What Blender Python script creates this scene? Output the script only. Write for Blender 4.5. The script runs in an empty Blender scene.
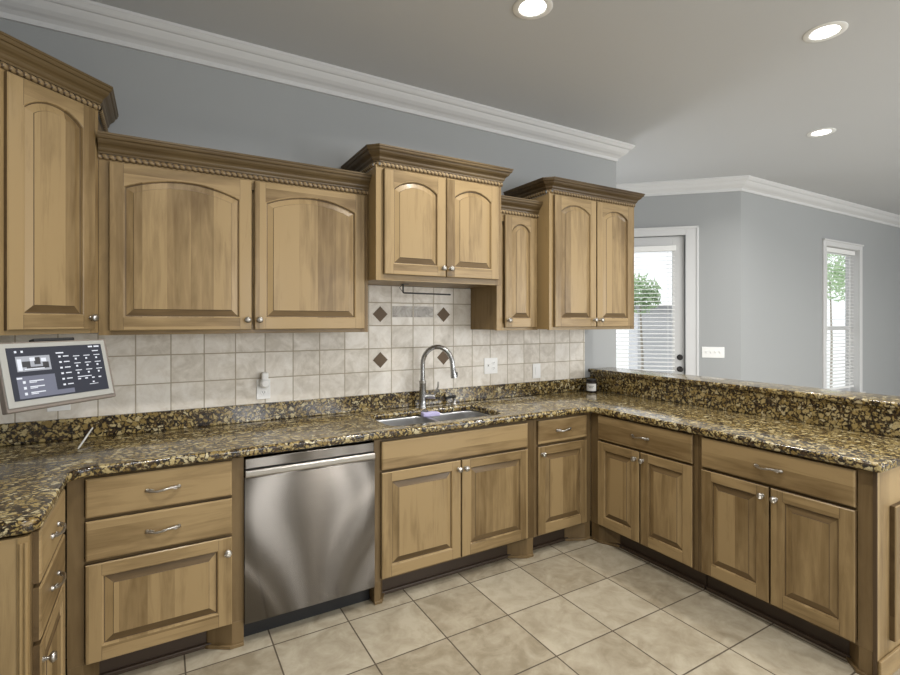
import bpy, bmesh, math, random
from mathutils import Vector, Matrix
R = math.radians
scene = bpy.context.scene
COL = scene.collection
random.seed(7)

# ------------------------------------------------------------------ camera
cd = bpy.data.cameras.new('camera'); cam = bpy.data.objects.new('camera', cd); COL.objects.link(cam)
cam.location = (0, 0, 1.494); cam.rotation_euler = (R(90), 0, R(-30.3))
cd.sensor_width = 36; cd.lens = 496 / 900 * 36; cd.shift_y = -16.5 / 900; cd.clip_start = .02
scene.camera = cam

# ------------------------------------------------------------------ view, world, big lights
vs = scene.view_settings
vs.view_transform = 'Standard'; vs.look = 'None'; vs.gamma = 1; vs.use_curve_mapping = False
vs.exposure = 0.1
w = bpy.data.worlds.new('sky'); scene.world = w; w.use_nodes = True
wn = w.node_tree; bg = wn.nodes['Background']
bg.inputs[0].default_value = (.93, .97, 1, 1); bg.inputs[1].default_value = 1.35

def area(name, loc, rot, sx, sy, power, color=(1, 1, 1), shape='RECTANGLE', spread=180):
    l = bpy.data.lights.new(name, 'AREA'); l.shape = shape; l.size = sx; l.size_y = sy
    l.energy = power; l.color = color; l.spread = R(spread)
    o = bpy.data.objects.new(name, l); COL.objects.link(o); o.location = loc; o.rotation_euler = rot
    return o
# added unseen area lights set before the rear-wall openings
FILL_COLOR = (.97, .985, 1.0)
REAR = [(1.12, 1.62), (2.40, 2.62), (2.80, 3.02), (4.3, 5.8), (6.6, 8.1)]   # made-up rear openings; narrow ones placed for the dishwasher streaks
for a_, b_ in REAR:
    area('daylight_rear', ((a_ + b_) / 2, -3.12, 1.55), (R(90), 0, 0), b_ - a_, 1.7, 64 * (b_ - a_), FILL_COLOR)
area('daylight_nook', (3.75, 4.36, 1.55), (R(-90), 0, 0), .5, 1.5, 16, FILL_COLOR)  # unseen area light before the solid nook back wall
CAN_POWER = 18
CAN_COLOR = (1, .97, .93)

# ------------------------------------------------------------------ measurements (metres)
YW = 3.0525         # back wall face
XL = -.93           # left wall face
ZC = 3.04           # ceiling
YB = 2.455          # base face-frame plane, back run
XR = 2.556          # base face-frame plane, peninsula run
XLF = -.330         # base face-frame plane, left run
YU = YW - .33       # shallow uppers
YD = YW - .45       # deep uppers

# ------------------------------------------------------------------ materials
class NT:
    def __init__(s, name):
        s.m = bpy.data.materials.new(name); s.m.use_nodes = True; s.t = s.m.node_tree
        s.b = s.t.nodes['Principled BSDF']
    def n(s, kind, **kw):
        nd = s.t.nodes.new('ShaderNode' + kind)
        for k, v in kw.items():
            if k.startswith('i_'):
                key = k[2:]; nd.inputs[int(key) if key.isdigit() else key.replace('_', ' ')].default_value = v
            else: setattr(nd, k, v)
        return nd
    def l(s, a, b): s.t.links.new(a, b)
    def math(s, op, a, b=None, c=None):
        nd = s.n('Math', operation=op)
        for i, v in enumerate((a, b, c)):
            if v is None: continue
            if isinstance(v, (int, float)): nd.inputs[i].default_value = v
            else: s.l(v, nd.inputs[i])
        return nd.outputs[0]
    def ramp(s, f, stops, interp='LINEAR'):
        nd = s.n('ValToRGB'); cr = nd.color_ramp; cr.interpolation = interp
        while len(cr.elements) < len(stops): cr.elements.new(.5)
        for e, (p, c) in zip(cr.elements, stops):
            e.position = p; e.color = (c[0], c[1], c[2], 1)
        s.l(f, nd.inputs[0]); return nd.outputs[0]
    def mix(s, f, a, b, blend='MIX'):
        nd = s.n('MixRGB', blend_type=blend)
        for i, v in enumerate((f, a, b)):
            if isinstance(v, (int, float)): nd.inputs[i].default_value = v
            elif isinstance(v, tuple): nd.inputs[i].default_value = (*v[:3], 1)
            else: s.l(v, nd.inputs[i])
        return nd.outputs[0]
    def coords(s, scale=(1, 1, 1), seed=False, which='Object'):
        tc = s.n('TexCoord'); v = tc.outputs[which]
        if seed:
            oi = s.n('ObjectInfo'); ad = s.n('VectorMath', operation='ADD')
            sc = s.math('MULTIPLY', oi.outputs['Random'], 37.0)
            cb = s.n('CombineXYZ'); 
            for i in range(3): s.l(sc, cb.inputs[i])
            s.l(v, ad.inputs[0]); s.l(cb.outputs[0], ad.inputs[1]); v = ad.outputs[0]
        mp = s.n('Mapping'); mp.inputs['Scale'].default_value = scale; s.l(v, mp.inputs[0])
        return mp.outputs[0]
    def noise(s, v, scale, detail=4, rough=.55, dist=0):
        nd = s.n('TexNoise'); nd.inputs['Scale'].default_value = scale; nd.inputs['Detail'].default_value = detail
        nd.inputs['Roughness'].default_value = rough; nd.inputs['Distortion'].default_value = dist
        s.l(v, nd.inputs['Vector']); return nd.outputs[0]
    def bump(s, h, strength=.2, dist=.002):
        nd = s.n('Bump'); nd.inputs['Strength'].default_value = strength; nd.inputs['Distance'].default_value = dist
        s.l(h, nd.inputs['Height']); s.l(nd.outputs[0], s.b.inputs['Normal'])
    def set(s, **kw):
        for k, v in kw.items():
            k = k.replace('_', ' ')
            s.b.inputs[k].default_value = (*v, 1) if isinstance(v, tuple) and len(v) == 3 else v
        return s

def plain(name, color, rough=.5, metal=0, **kw):
    q = NT(name); q.set(Base_Color=color, Roughness=rough, Metallic=metal, **kw); return q.m

def wood(name, axis, light=(.33, .232, .112), dark=(.148, .094, .038), stave=.1):
    """axis 0: grain runs along z with staves side by side in x; axis 1: grain along x"""
    q = NT(name)
    v = q.coords((1, 1, 1), seed=True)
    sp = q.n('SeparateXYZ'); q.l(v, sp.inputs[0])
    st = q.math('FLOOR', q.math('DIVIDE', sp.outputs[0 if axis == 0 else 2], stave))
    wnz = q.n('TexWhiteNoise', noise_dimensions='1D'); q.l(st, wnz.inputs['W'])
    sc = (14, 14, 1.3) if axis == 0 else (1.3, 14, 14)
    mp = q.n('Mapping'); mp.inputs['Scale'].default_value = sc; q.l(v, mp.inputs[0])
    cb = q.n('CombineXYZ'); q.l(q.math('MULTIPLY', wnz.outputs[0], 9.0), cb.inputs[1])
    ad = q.n('VectorMath', operation='ADD'); q.l(mp.outputs[0], ad.inputs[0]); q.l(cb.outputs[0], ad.inputs[1])
    grain = q.noise(ad.outputs[0], 2.2, 6, .62, .7)
    sc2 = (3.2, 3.2, 1.1) if axis == 0 else (1.1, 3.2, 3.2)
    mp2 = q.n('Mapping'); mp2.inputs['Scale'].default_value = sc2; q.l(v, mp2.inputs[0])
    blot = q.noise(mp2.outputs[0], 1.8, 3, .55, .4)
    f = q.math('ADD', q.math('MULTIPLY', grain, .55), q.math('MULTIPLY', blot, .6))
    f = q.math('ADD', f, q.math('MULTIPLY', q.math('SUBTRACT', wnz.outputs[0], .5), .34))
    mid = tuple((a + b) / 2 for a, b in zip(light, dark))
    c = q.ramp(f, [(.32, dark), (.5, mid), (.66, light)])
    # small dark mineral streaks
    mp3 = q.n('Mapping'); mp3.inputs['Scale'].default_value = (9, 9, 2.2) if axis == 0 else (2.2, 9, 9); q.l(v, mp3.inputs[0])
    k = q.noise(mp3.outputs[0], 1.1, 2, .5, 1.2)
    km = q.ramp(k, [(.72, (0, 0, 0)), (.80, (1, 1, 1))])
    c = q.mix(q.math('MULTIPLY', km, .45), c, tuple(x * .5 for x in dark))
    q.l(c, q.b.inputs['Base Color'])
    q.set(Roughness=.42, Specular_IOR_Level=.3, Coat_Weight=.08, Coat_Roughness=.15)
    q.bump(grain, .06, .001)
    return q.m

WV = wood('maple_vertical_grain', 0)
WH = wood('maple_horizontal_grain', 1)
WS = wood('maple_stile_grain', 0, (.30, .205, .092), (.15, .094, .038), .4)
WF = wood('face_frame_glazed_maple', 0, (.19, .128, .06), (.105, .066, .027), .4)
WFH = wood('face_frame_rail_glazed', 1, (.15, .10, .045), (.08, .05, .02), .4)  # dark glaze plus the shade under drawers and doors, put into the colour
EDGE = wood('door_edge_glazed', 1, (.13, .085, .04), (.075, .045, .02), .4)  # edge glaze and gap shadow painted together as one darker tone
BEVEL_SHADE = wood('end_grain_bevel', 1, (.16, .105, .048), (.085, .053, .022), .4)  # top and bottom bevels: counter-overhang shade put into the wood colour
WC = wood('maple_crown_glazed', 1, (.125, .084, .037), (.06, .036, .014), .5)
WR = wood('maple_rope_carving', 1, (.30, .215, .11), (.18, .12, .055), .5)
GLAZE = plain('dark_umber_glaze', (.075, .045, .02), .5)
TOE = plain('toe_kick_brown', (.05, .032, .02), .5)
DARK = plain('cabinet_interior_dark', (.03, .02, .015), .8)
NICKEL = plain('satin_nickel', (.44, .42, .39), .3, 1)
CHROME = plain('brushed_faucet_steel', (.42, .42, .42), .27, 1)
BLACK = plain('black_plastic', (.012, .012, .013), .4)
WHITEP = plain('white_plastic', (.82, .82, .8), .35)
TRIM = plain('white_trim_paint', (.60, .60, .595), .4)
BRONZE = plain('dark_bronze', (.03, .027, .025), .35, .7)

def wallmat(name, col):
    q = NT(name); v = q.coords(); nz = q.noise(v, 60, 3)
    q.set(Base_Color=col, Roughness=.6); q.bump(nz, .05, .002); return q.m
WALL = wallmat('grey_wall_paint', (.335, .345, .345))
CEIL = wallmat('ceiling_paint', (.54, .55, .56))

def granite(name):
    q = NT(name); v = q.coords((1, 1, 1))
    dn = q.n('TexNoise'); dn.inputs['Scale'].default_value = 30; dn.inputs['Detail'].default_value = 4; q.l(v, dn.inputs['Vector'])
    vm = q.n('VectorMath', operation='SCALE'); vm.inputs['Scale'].default_value = .045; q.l(dn.outputs['Color'], vm.inputs[0])
    ad = q.n('VectorMath', operation='ADD'); q.l(v, ad.inputs[0]); q.l(vm.outputs[0], ad.inputs[1]); vv = ad.outputs[0]
    vo = q.n('TexVoronoi', feature='DISTANCE_TO_EDGE'); vo.inputs['Scale'].default_value = 40; q.l(vv, vo.inputs['Vector'])
    vc = q.n('TexVoronoi', feature='F1'); vc.inputs['Scale'].default_value = 40; q.l(vv, vc.inputs['Vector'])
    sepc = q.n('SeparateColor'); q.l(vc.outputs['Color'], sepc.inputs[0])
    clast = q.ramp(sepc.outputs[0], [(0, (.24, .165, .052)), (.4, (.36, .27, .105)), (.75, (.47, .38, .185)), (1, (.60, .53, .34))])
    n1 = q.noise(v, 110, 5, .7, .6)
    f = q.math('ADD', q.math('MULTIPLY', vo.outputs['Distance'], .62), q.math('MULTIPLY', q.noise(v, 26, 4, .6, .8), .62))
    f = q.math('ADD', f, q.math('MULTIPLY', q.math('SUBTRACT', n1, .5), .55))
    mask = q.ramp(f, [(.35, (1, 1, 1)), (.40, (.5, .5, .5)), (.44, (0, 0, 0))])
    fine = q.ramp(q.noise(v, 240, 3, .7), [(.4, (.6, .55, .45)), (.6, (1.0, 1.0, 1.0))])
    clast = q.mix(.7, clast, fine, 'MULTIPLY')
    darkc = q.ramp(q.noise(v, 60, 3, .6), [(.42, (.009, .007, .005)), (.62, (.055, .032, .014))])
    c = q.mix(mask, clast, darkc)
    q.l(c, q.b.inputs['Base Color']); q.set(Roughness=.2, Specular_IOR_Level=.5, Coat_Weight=.3, Coat_Roughness=.07)
    return q.m
GRAN = granite('golden_brown_granite')

def tilemat(name, sx, x0, sy, y0, ax, grout, c0, c1, c2, gw, rough=.35, nscale=5.0, wide=.006):
    """square tile grid in object space; ax = the two axes that span the surface"""
    q = NT(name); v = q.coords(); sp = q.n('SeparateXYZ'); q.l(v, sp.inputs[0])
    def line(out, s, o):
        f = q.math('FRACT', q.math('DIVIDE', q.math('SUBTRACT', out, o - 40 * s), s))
        d = q.math('MULTIPLY', q.math('MINIMUM', f, q.math('SUBTRACT', 1.0, f)), s)
        return d, q.math('FLOOR', q.math('DIVIDE', q.math('SUBTRACT', out, o - 40 * s), s))
    d1, i1 = line(sp.outputs[ax[0]], sx, x0); d2, i2 = line(sp.outputs[ax[1]], sy, y0)
    d = q.math('MINIMUM', d1, d2)
    m = q.n('MapRange', clamp=True, interpolation_type='SMOOTHSTEP'); q.l(d, m.inputs[0]); m.inputs[1].default_value = gw * .5; m.inputs[2].default_value = gw * .5 + .0018
    cb = q.n('CombineXYZ'); q.l(i1, cb.inputs[0]); q.l(i2, cb.inputs[1])
    wz = q.n('TexWhiteNoise', noise_dimensions='2D'); q.l(cb.outputs[0], wz.inputs['Vector'])
    sc = q.n('VectorMath', operation='SCALE'); sc.inputs['Scale'].default_value = 11.0; q.l(wz.outputs['Color'], sc.inputs[0])
    ad = q.n('VectorMath', operation='ADD'); q.l(v, ad.inputs[0]); q.l(sc.outputs[0], ad.inputs[1])
    n1 = q.noise(ad.outputs[0], nscale, 8, .62, 1.1)
    n2 = q.noise(ad.outputs[0], nscale * 3.5, 5, .6, .5)
    f = q.math('ADD', q.math('MULTIPLY', n1, .75), q.math('MULTIPLY', n2, .25))
    f = q.math('ADD', f, q.math('MULTIPLY', q.math('SUBTRACT', wz.outputs['Value'], .5), .16))
    col = q.ramp(f, [(.34, c0), (.5, c1), (.64, c2)])
    q.l(q.mix(m.outputs[0], grout, col), q.b.inputs['Base Color'])
    q.l(q.math('SUBTRACT', .9, q.math('MULTIPLY', m.outputs[0], .9 - rough)), q.b.inputs['Roughness'])
    q.bump(m.outputs[0], .5, .0015)
    return q.m
FLOORM = tilemat('beige_floor_tile', .3581, 1.1672, .3581, 2.0269, (0, 1), (.085, .065, .042), (.25, .21, .145), (.345, .30, .22), (.42, .375, .285), .005, .3, 7)
SPLASH = tilemat('tumbled_travertine_tile', .1597, .8481, .1505, 1.4640, (0, 2), (.38, .33, .25), (.52, .47, .39), (.66, .61, .53), (.76, .72, .65), .004, .42, 9)

def veined_band():
    q = NT('grey_brown_marble_inset'); v = q.coords(); n = q.noise(v, 14, 6, .6, 2)
    q.l(q.ramp(n, [(.35, (.22, .20, .17)), (.5, (.34, .31, .265)), (.66, (.44, .41, .36))]), q.b.inputs['Base Color']); q.set(Roughness=.4); return q.m
BAND = veined_band()
DIAM = plain('brown_metallic_accent_tile', (.11, .068, .032), .6)

def steel(name, base, rough, aniso, rot=0.0):
    """horizontally brushed metal: highlights spread up and down"""
    q = NT(name); v = q.coords((1, 1, 260)); n = q.noise(v, 1.5, 3, .6)
    g = q.n('BsdfAnisotropic'); q.l(q.ramp(n, [(.35, tuple(x * .93 for x in base)), (.65, base)]), g.inputs['Color'])
    g.inputs['Roughness'].default_value = rough; g.inputs['Anisotropy'].default_value = aniso; g.inputs['Rotation'].default_value = rot
    tg = q.n('Tangent', direction_type='RADIAL', axis='Z'); q.l(tg.outputs[0], g.inputs['Tangent'])
    out = [x for x in q.t.nodes if x.type == 'OUTPUT_MATERIAL'][0]; q.l(g.outputs[0], out.inputs[0])
    return q.m
STEEL = steel('brushed_stainless_steel', (.195, .178, .158), .27, .8)
SINKM = plain('sink_stainless_steel', (.58, .58, .58), .33, 1)
STEELB = plain('polished_handle_steel', (.44, .42, .39), .3, 1)

def emis(name, col, s):
    q = NT(name); q.set(Base_Color=(.02, .02, .02), Emission_Color=col, Emission_Strength=s); return q.m
LAMP = emis('lamp_lens_glow', (1, .97, .92), 6)
def glassm():
    m = bpy.data.materials.new('window_glass'); m.use_nodes = True; t = m.node_tree; t.nodes.clear()
    o = t.nodes.new('ShaderNodeOutputMaterial'); mx = t.nodes.new('ShaderNodeMixShader'); tr = t.nodes.new('ShaderNodeBsdfTransparent'); gl = t.nodes.new('ShaderNodeBsdfGlossy')
    gl.inputs['Roughness'].default_value = .02; mx.inputs[0].default_value = .06
    t.links.new(tr.outputs[0], mx.inputs[1]); t.links.new(gl.outputs[0], mx.inputs[2]); t.links.new(mx.outputs[0], o.inputs[0]); return m
GLASS = glassm()

# ------------------------------------------------------------------ mesh helpers
def link(name, bm, mats, parent=None, smooth=False, bevel=0, seg=2, angle=30):
    me = bpy.data.meshes.new(name); bmesh.ops.recalc_face_normals(bm, faces=bm.faces[:]); bm.to_mesh(me); bm.free()
    if not isinstance(mats, (list, tuple)): mats = [mats]
    for m in mats: me.materials.append(m)
    o = bpy.data.objects.new(name, me); COL.objects.link(o)
    if parent: o.parent = parent
    if smooth:
        for p in me.polygons: p.use_smooth = True
        try: me.set_sharp_from_angle(angle=R(40))
        except Exception: pass
    if bevel:
        b = o.modifiers.new('bevel', 'BEVEL'); b.width = bevel; b.segments = seg; b.limit_method = 'ANGLE'; b.angle_limit = R(angle)
    return o

def box(bm, x0, x1, y0, y1, z0, z1, mi=0):
    v = [bm.verts.new((x, y, z)) for x in (x0, x1) for y in (y0, y1) for z in (z0, z1)]
    for f in ((0, 1, 3, 2), (4, 6, 7, 5), (0, 4, 5, 1), (2, 3, 7, 6), (0, 2, 6, 4), (1, 5, 7, 3)):
        fc = bm.faces.new([v[i] for i in f]); fc.material_index = mi
    return v

def prism(bm, pts, z0, z1, mi=0):
    a = [bm.verts.new((x, y, z0)) for x, y in pts]; b = [bm.verts.new((x, y, z1)) for x, y in pts]
    n = len(pts)
    bm.faces.new(a).material_index = mi; bm.faces.new(b[::-1]).material_index = mi
    for i in range(n): bm.faces.new((a[i], a[(i + 1) % n], b[(i + 1) % n], b[i])).material_index = mi

def tube(bm, pts, rad, seg=12, cap=True, mi=0):
    pts = [Vector(p) for p in pts]; n = len(pts)
    if isinstance(rad, (int, float)): rad = [rad] * n
    prev = None; rings = []
    for i, p in enumerate(pts):
        t = (pts[min(i + 1, n - 1)] - pts[max(i - 1, 0)]).normalized()
        if prev is None:
            u = t.orthogonal().normalized()
        else:
            u = (prev - t * prev.dot(t)); u = u.normalized() if u.length > 1e-6 else t.orthogonal().normalized()
        prev = u; v = t.cross(u)
        rings.append([bm.verts.new(p + (u * math.cos(a) + v * math.sin(a)) * rad[i]) for a in [2 * math.pi * k / seg for k in range(seg)]])
    for a, b in zip(rings, rings[1:]):
        for k in range(seg): bm.faces.new((a[k], a[(k + 1) % seg], b[(k + 1) % seg], b[k])).material_index = mi
    if cap:
        bm.faces.new(rings[0][::-1]).material_index = mi; bm.faces.new(rings[-1]).material_index = mi

def lathe(bm, prof, origin, axis, seg=20, mi=0):
    """prof: (radius, distance along axis)"""
    o = Vector(origin); a = Vector(axis).normalized(); u = a.orthogonal().normalized(); v = a.cross(u); rings = []
    for r, h in prof:
        c = o + a * h
        if r < 1e-6: rings.append([bm.verts.new(c)])
        else: rings.append([bm.verts.new(c + (u * math.cos(t) + v * math.sin(t)) * r) for t in [2 * math.pi * k / seg for k in range(seg)]])
    for p, q in zip(rings, rings[1:]):
        if len(p) == 1 and len(q) == 1: continue
        for k in range(seg):
            k2 = (k + 1) % seg
            if len(p) == 1: f = (p[0], q[k2], q[k])
            elif len(q) == 1: f = (p[k], p[k2], q[0])
            else: f = (p[k], p[k2], q[k2], q[k])
            bm.faces.new(f).material_index = mi

def sweep(bm, path, prof, closed=False, side=1, mi=0):
    """horizontal mitred moulding. path: [(x,y)], prof: [(out, z)]; out goes to the right of travel when side=1"""
    n = len(path); P = [Vector((p[0], p[1])) for p in path]; rings = []
    def nrm(a, b):
        d = (b - a).normalized(); return Vector((d.y, -d.x)) * side
    for i in range(n):
        if closed: n1 = nrm(P[i - 1], P[i]); n2 = nrm(P[i], P[(i + 1) % n])
        else:
            n1 = nrm(P[i - 1], P[i]) if i > 0 else nrm(P[0], P[1]); n2 = nrm(P[i], P[i + 1]) if i < n - 1 else n1
        m = (n1 + n2); m = m / max(m.dot(n1), 1e-4)
        rings.append([bm.verts.new((P[i].x + m.x * o, P[i].y + m.y * o, z)) for o, z in prof])
    k = len(prof)
    for i in range(n if closed else n - 1):
        a = rings[i]; b = rings[(i + 1) % n]
        for j in range(k): bm.faces.new((a[j], a[(j + 1) % k], b[(j + 1) % k], b[j])).material_index = mi
    if not closed:
        bm.faces.new(rings[0]); bm.faces.new(rings[-1][::-1])

def thing(name, label, cat, loc=(0, 0, 0), rz=0, group=None):
    o = bpy.data.objects.new(name, None); COL.objects.link(o); o.location = loc; o.rotation_euler = (0, 0, rz)
    o.empty_display_size = .1
    o['label'] = label; o['category'] = cat
    if group: o['group'] = group
    return o
def tag(o, label, cat, group=None):
    o['label'] = label; o['category'] = cat
    if group: o['group'] = group
    return o
def struct(o): o['kind'] = 'structure'; return o

# ------------------------------------------------------------------ room shell
XE = 10.2; YR = -3.2; XN = 3.49
bm = bmesh.new(); box(bm, XL - .15, XE + .15, YR - .15, 4.75, -.12, 0); struct(link('floor', bm, FLOORM))
bm = bmesh.new(); box(bm, XL - .15, XE + .15, YR - .15, 4.75, ZC, ZC + .12); struct(link('ceiling', bm, CEIL))
bm = bmesh.new(); box(bm, XL - .15, XN, YW, YW + .14, 0, ZC); struct(link('wall_back', bm, WALL))
bm = bmesh.new(); box(bm, XL - .15, XL, YR, YW, 0, ZC); struct(link('wall_left', bm, WALL))
bm = bmesh.new(); box(bm, XE, XE + .15, YR, YW + .3, 0, ZC); struct(link('wall_right', bm, WALL))
# rear wall behind the camera, with the made-up light openings
bm = bmesh.new()
ops = REAR
box(bm, XL - .15, XE + .15, YR - .15, YR, 0, .7); box(bm, XL - .15, XE + .15, YR - .15, YR, 2.4, ZC)
xs = [XL - .15] + [v for o in ops for v in o] + [XE + .15]
for a, b in zip(xs[::2], xs[1::2]): box(bm, a, b, YR - .15, YR, .7, 2.4)
struct(link('wall_rear', bm, WALL))
# nook walls
s2 = math.sqrt(.5)
A45 = Vector((5.435, YW)); D45 = Vector((-s2, s2)); LEN45 = 2.0
P45 = A45 + D45 * LEN45
bm = bmesh.new(); box(bm, XN - .14, XN, YW + .14, P45.y + .15, 0, ZC); struct(link('wall_nook_left', bm, WALL))
bm = bmesh.new(); box(bm, XN - .14, P45.x + .1, P45.y, P45.y + .15, 0, ZC); struct(link('wall_nook_back', bm, WALL))
# window wall, right of nook, with an opening
WX0, WX1, WZ0, WZ1 = 7.33, 8.28, .52, 2.46
bm = bmesh.new()
box(bm, A45.x, WX0, YW, YW + .15, 0, ZC); box(bm, WX1, XE + .15, YW, YW + .15, 0, ZC)
box(bm, WX0, WX1, YW, YW + .15, 0, WZ0); box(bm, WX0, WX1, YW, YW + .15, WZ1, ZC)
struct(link('wall_window', bm, WALL))
# angled door wall: local x runs from far-left to the corner, local y into the wall
def frame45():
    M = Matrix.Translation((A45.x, A45.y, 0)) @ Matrix.Rotation(R(-45), 4, 'Z'); return M
# local x negative = s along wall (x=-s), local +y outwards
DS0, DS1, DZ = .553, 1.467, 2.45
bm = bmesh.new()
box(bm, -DS0, 0, 0, .15, 0, ZC); box(bm, -LEN45, -DS1, 0, .15, 0, ZC); box(bm, -DS1, -DS0, 0, .15, DZ, ZC)
o = link('wall_door', bm, WALL); o.matrix_world = frame45(); struct(o)

# ceiling crown
cp = [(0, 2.905), (.012, 2.905), (.014, 2.93), (.022, 2.938), (.03, 2.945), (.045, 2.953), (.062, 2.968), (.076, 2.988), (.082, 2.998), (.09, 3.0), (.098, 3.008), (.108, 3.022), (.112, 3.026), (.112, ZC), (0, ZC)]
bm = bmesh.new(); sweep(bm, [(XL, YR), (XL, YW), (XN, YW), (XN, P45.y), (P45.x, P45.y), (A45.x, A45.y), (XE, YW), (XE, YR)], cp)
struct(link('trim_1', bm, TRIM))
bp = [(0, 0), (.016, 0), (.016, .1), (.01, .13), (0, .14)]
for nm, path in (('baseboard_nook', [(XN, YW + .14), (XN, P45.y), (P45.x, P45.y), (A45.x + D45.x * 1.6, A45.y + D45.y * 1.6)]), ('baseboard_window', [(A45.x + D45.x * .41, A45.y + D45.y * .41), (A45.x, A45.y), (XE, YW)]), ('baseboard_right', [(XE, YW), (XE, YR)])):
    bm = bmesh.new(); sweep(bm, path, bp); struct(link(nm, bm, TRIM))

# ------------------------------------------------------------------ nook door (glazed, with blind)
M45 = frame45()
door = bpy.data.objects.new('door_1', None); COL.objects.link(door); door.matrix_world = M45; struct(door)
GS0, GS1, GZ0, GZ1 = .68, 1.34, .42, 2.29
bm = bmesh.new()   # casing with stepped profile
for a, b, c, d in ((-DS0 - .0, -.421, 0, DZ + .095), (-DS1 - .132, -DS1, 0, DZ + .095)):
    box(bm, a, b, -.022, 0, c, d); 
box(bm, -DS1, -DS0, -.022, 0, DZ, DZ + .095)
box(bm, -.445, -.421, -.032, -.02, 0, DZ + .095); box(bm, -DS1 - .132, -.421, -.032, -.02, DZ + .07, DZ + .095)
link('casing', bm, TRIM, door, bevel=.004)
bm = bmesh.new(); y0, y1 = .03, .075
box(bm, -GS0, -DS0 - .004, y0, y1, .01, DZ - .004); box(bm, -DS1 + .004, -GS1, y0, y1, .01, DZ - .004)
box(bm, -GS1, -GS0, y0, y1, .01, GZ0); box(bm, -GS1, -GS0, y0, y1, GZ1, DZ - .004)
link('door_panel', bm, TRIM, door, bevel=.003)
bm = bmesh.new(); box(bm, -GS1, -GS0, .05, .056, GZ0, GZ1); link('pane', bm, GLASS, door)
bm = bmesh.new(); lathe(bm, [(.0, -.012), (.03, -.012), (.032, 0), (.02, .012), (.014, .02), (.026, .045), (.028, .055), (.018, .066), (0, .068)], (-.604, .03, .955), (0, -1, 0)); link('door_handle', bm, BRONZE, door, True)
bm = bmesh.new(); lathe(bm, [(0, -.01), (.03, -.01), (.032, .006), (.024, .014), (.02, .03), (0, .03)], (-.604, .03, 1.088), (0, -1, 0)); link('deadbolt', bm, BRONZE, door, True)

def blind(name, label, w, z0, z1, M, slat=.048, tilt=14, cordx=(.1, .9)):
    b = thing(name, label, 'window blind'); b.matrix_world = M
    bm = bmesh.new(); n = int((z1 - z0 - .09) / .0455)
    for i in range(n):
        z = z1 - .075 - i * .0455
        c, s = math.cos(R(tilt)) * slat / 2, math.sin(R(tilt)) * slat / 2
        vs_ = [(-w / 2, -c, z - s), (w / 2, -c, z - s), (w / 2, 0, z + .002), (-w / 2, 0, z + .002), (w / 2, c, z + s), (-w / 2, c, z + s)]
        t = .0025
        lo = [bm.verts.new(p) for p in vs_]; hi = [bm.verts.new((p[0], p[1], p[2] + t)) for p in vs_]
        for q in ((0, 1, 2, 3), (3, 2, 4, 5)):
            bm.faces.new([lo[k] for k in q]); bm.faces.new([hi[k] for k in q][::-1])
        for q in ((0, 1), (1, 2), (2, 4), (4, 5), (5, 3), (3, 0)): bm.faces.new((lo[q[0]], lo[q[1]], hi[q[1]], hi[q[0]]))
    link('slats', bm, WHITEP, b)
    bm = bmesh.new(); box(bm, -w / 2 - .01, w / 2 + .01, -.035, .03, z1 - .06, z1); link('head_rail', bm, WHITEP, b, bevel=.004)
    zb = z1 - .075 - n * .0455
    bm = bmesh.new(); box(bm, -w / 2, w / 2, -.025, .025, zb - .01, zb + .012); link('bottom_rail', bm, WHITEP, b, bevel=.003)
    for cx in cordx:
        bm = bmesh.new(); x = -w / 2 + cx * w
        for yy in (-.028, .028): tube(bm, [(x, yy, zb), (x, yy, z1 - .03)], .0012, 6)
        link('ladder_cord', bm, WHITEP, b)
    bm = bmesh.new(); x = -w / 2 + .05; tube(bm, [(x, -.04, z0 + .7), (x, -.04, z1 - .03)], .003, 8); link('tilt_wand', bm, WHITEP, b)
    return b
blind('window_blind', 'white horizontal slat blind hanging over the glass of the nook door', .69, .44, 2.335, M45 @ Matrix.Translation((-1.01, -.012, 0)), .046, 10)

# ------------------------------------------------------------------ tall window right of nook
win = bpy.data.objects.new('window_1', None); COL.objects.link(win); struct(win)
bm = bmesh.new()
box(bm, WX0 - .08, WX0, YW - .02, YW, WZ0 - .08, WZ1 + .075); box(bm, WX1, WX1 + .08, YW - .02, YW, WZ0 - .08, WZ1 + .075)
box(bm, WX0, WX1, YW - .02, YW, WZ1, WZ1 + .075); box(bm, WX0, WX1, YW - .02, YW, WZ0 - .08, WZ0)
box(bm, WX0 - .085, WX1 + .085, YW - .035, YW - .015, WZ1 + .06, WZ1 + .08)
link('window_frame', bm, TRIM, win, bevel=.003)
bm = bmesh.new(); y0, y1 = YW + .09, YW + .13
for a, b, c, d in ((WX0 + .002, WX0 + .045, WZ0, WZ1), (WX1 - .045, WX1 - .002, WZ0, WZ1), (WX0 + .045, WX1 - .045, WZ0, WZ0 + .06), (WX0 + .045, WX1 - .045, WZ1 - .05, WZ1), (WX0 + .045, WX1 - .045, 1.375, 1.425)):
    box(bm, a, b, y0, y1, c, d)
link('sash', bm, TRIM, win, bevel=.003)
bm = bmesh.new(); box(bm, WX0 + .045, WX1 - .045, YW + .108, YW + .113, WZ0 + .06, WZ1 - .05); link('pane', bm, GLASS, win)
bm = bmesh.new(); box(bm, WX0 - .1, WX1 + .1, YW - .05, YW + .09, WZ0 - .02, WZ0); link('window_sill', bm, TRIM, win, bevel=.004)
bm = bmesh.new()
box(bm, WX1 - .004, WX1, YW, YW + .09, WZ0, WZ1); box(bm, WX0, WX0 + .004, YW, YW + .09, WZ0, WZ1); box(bm, WX0 + .004, WX1 - .004, YW, YW + .09, WZ1 - .004, WZ1)
link('jamb', bm, TRIM, win)
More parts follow.
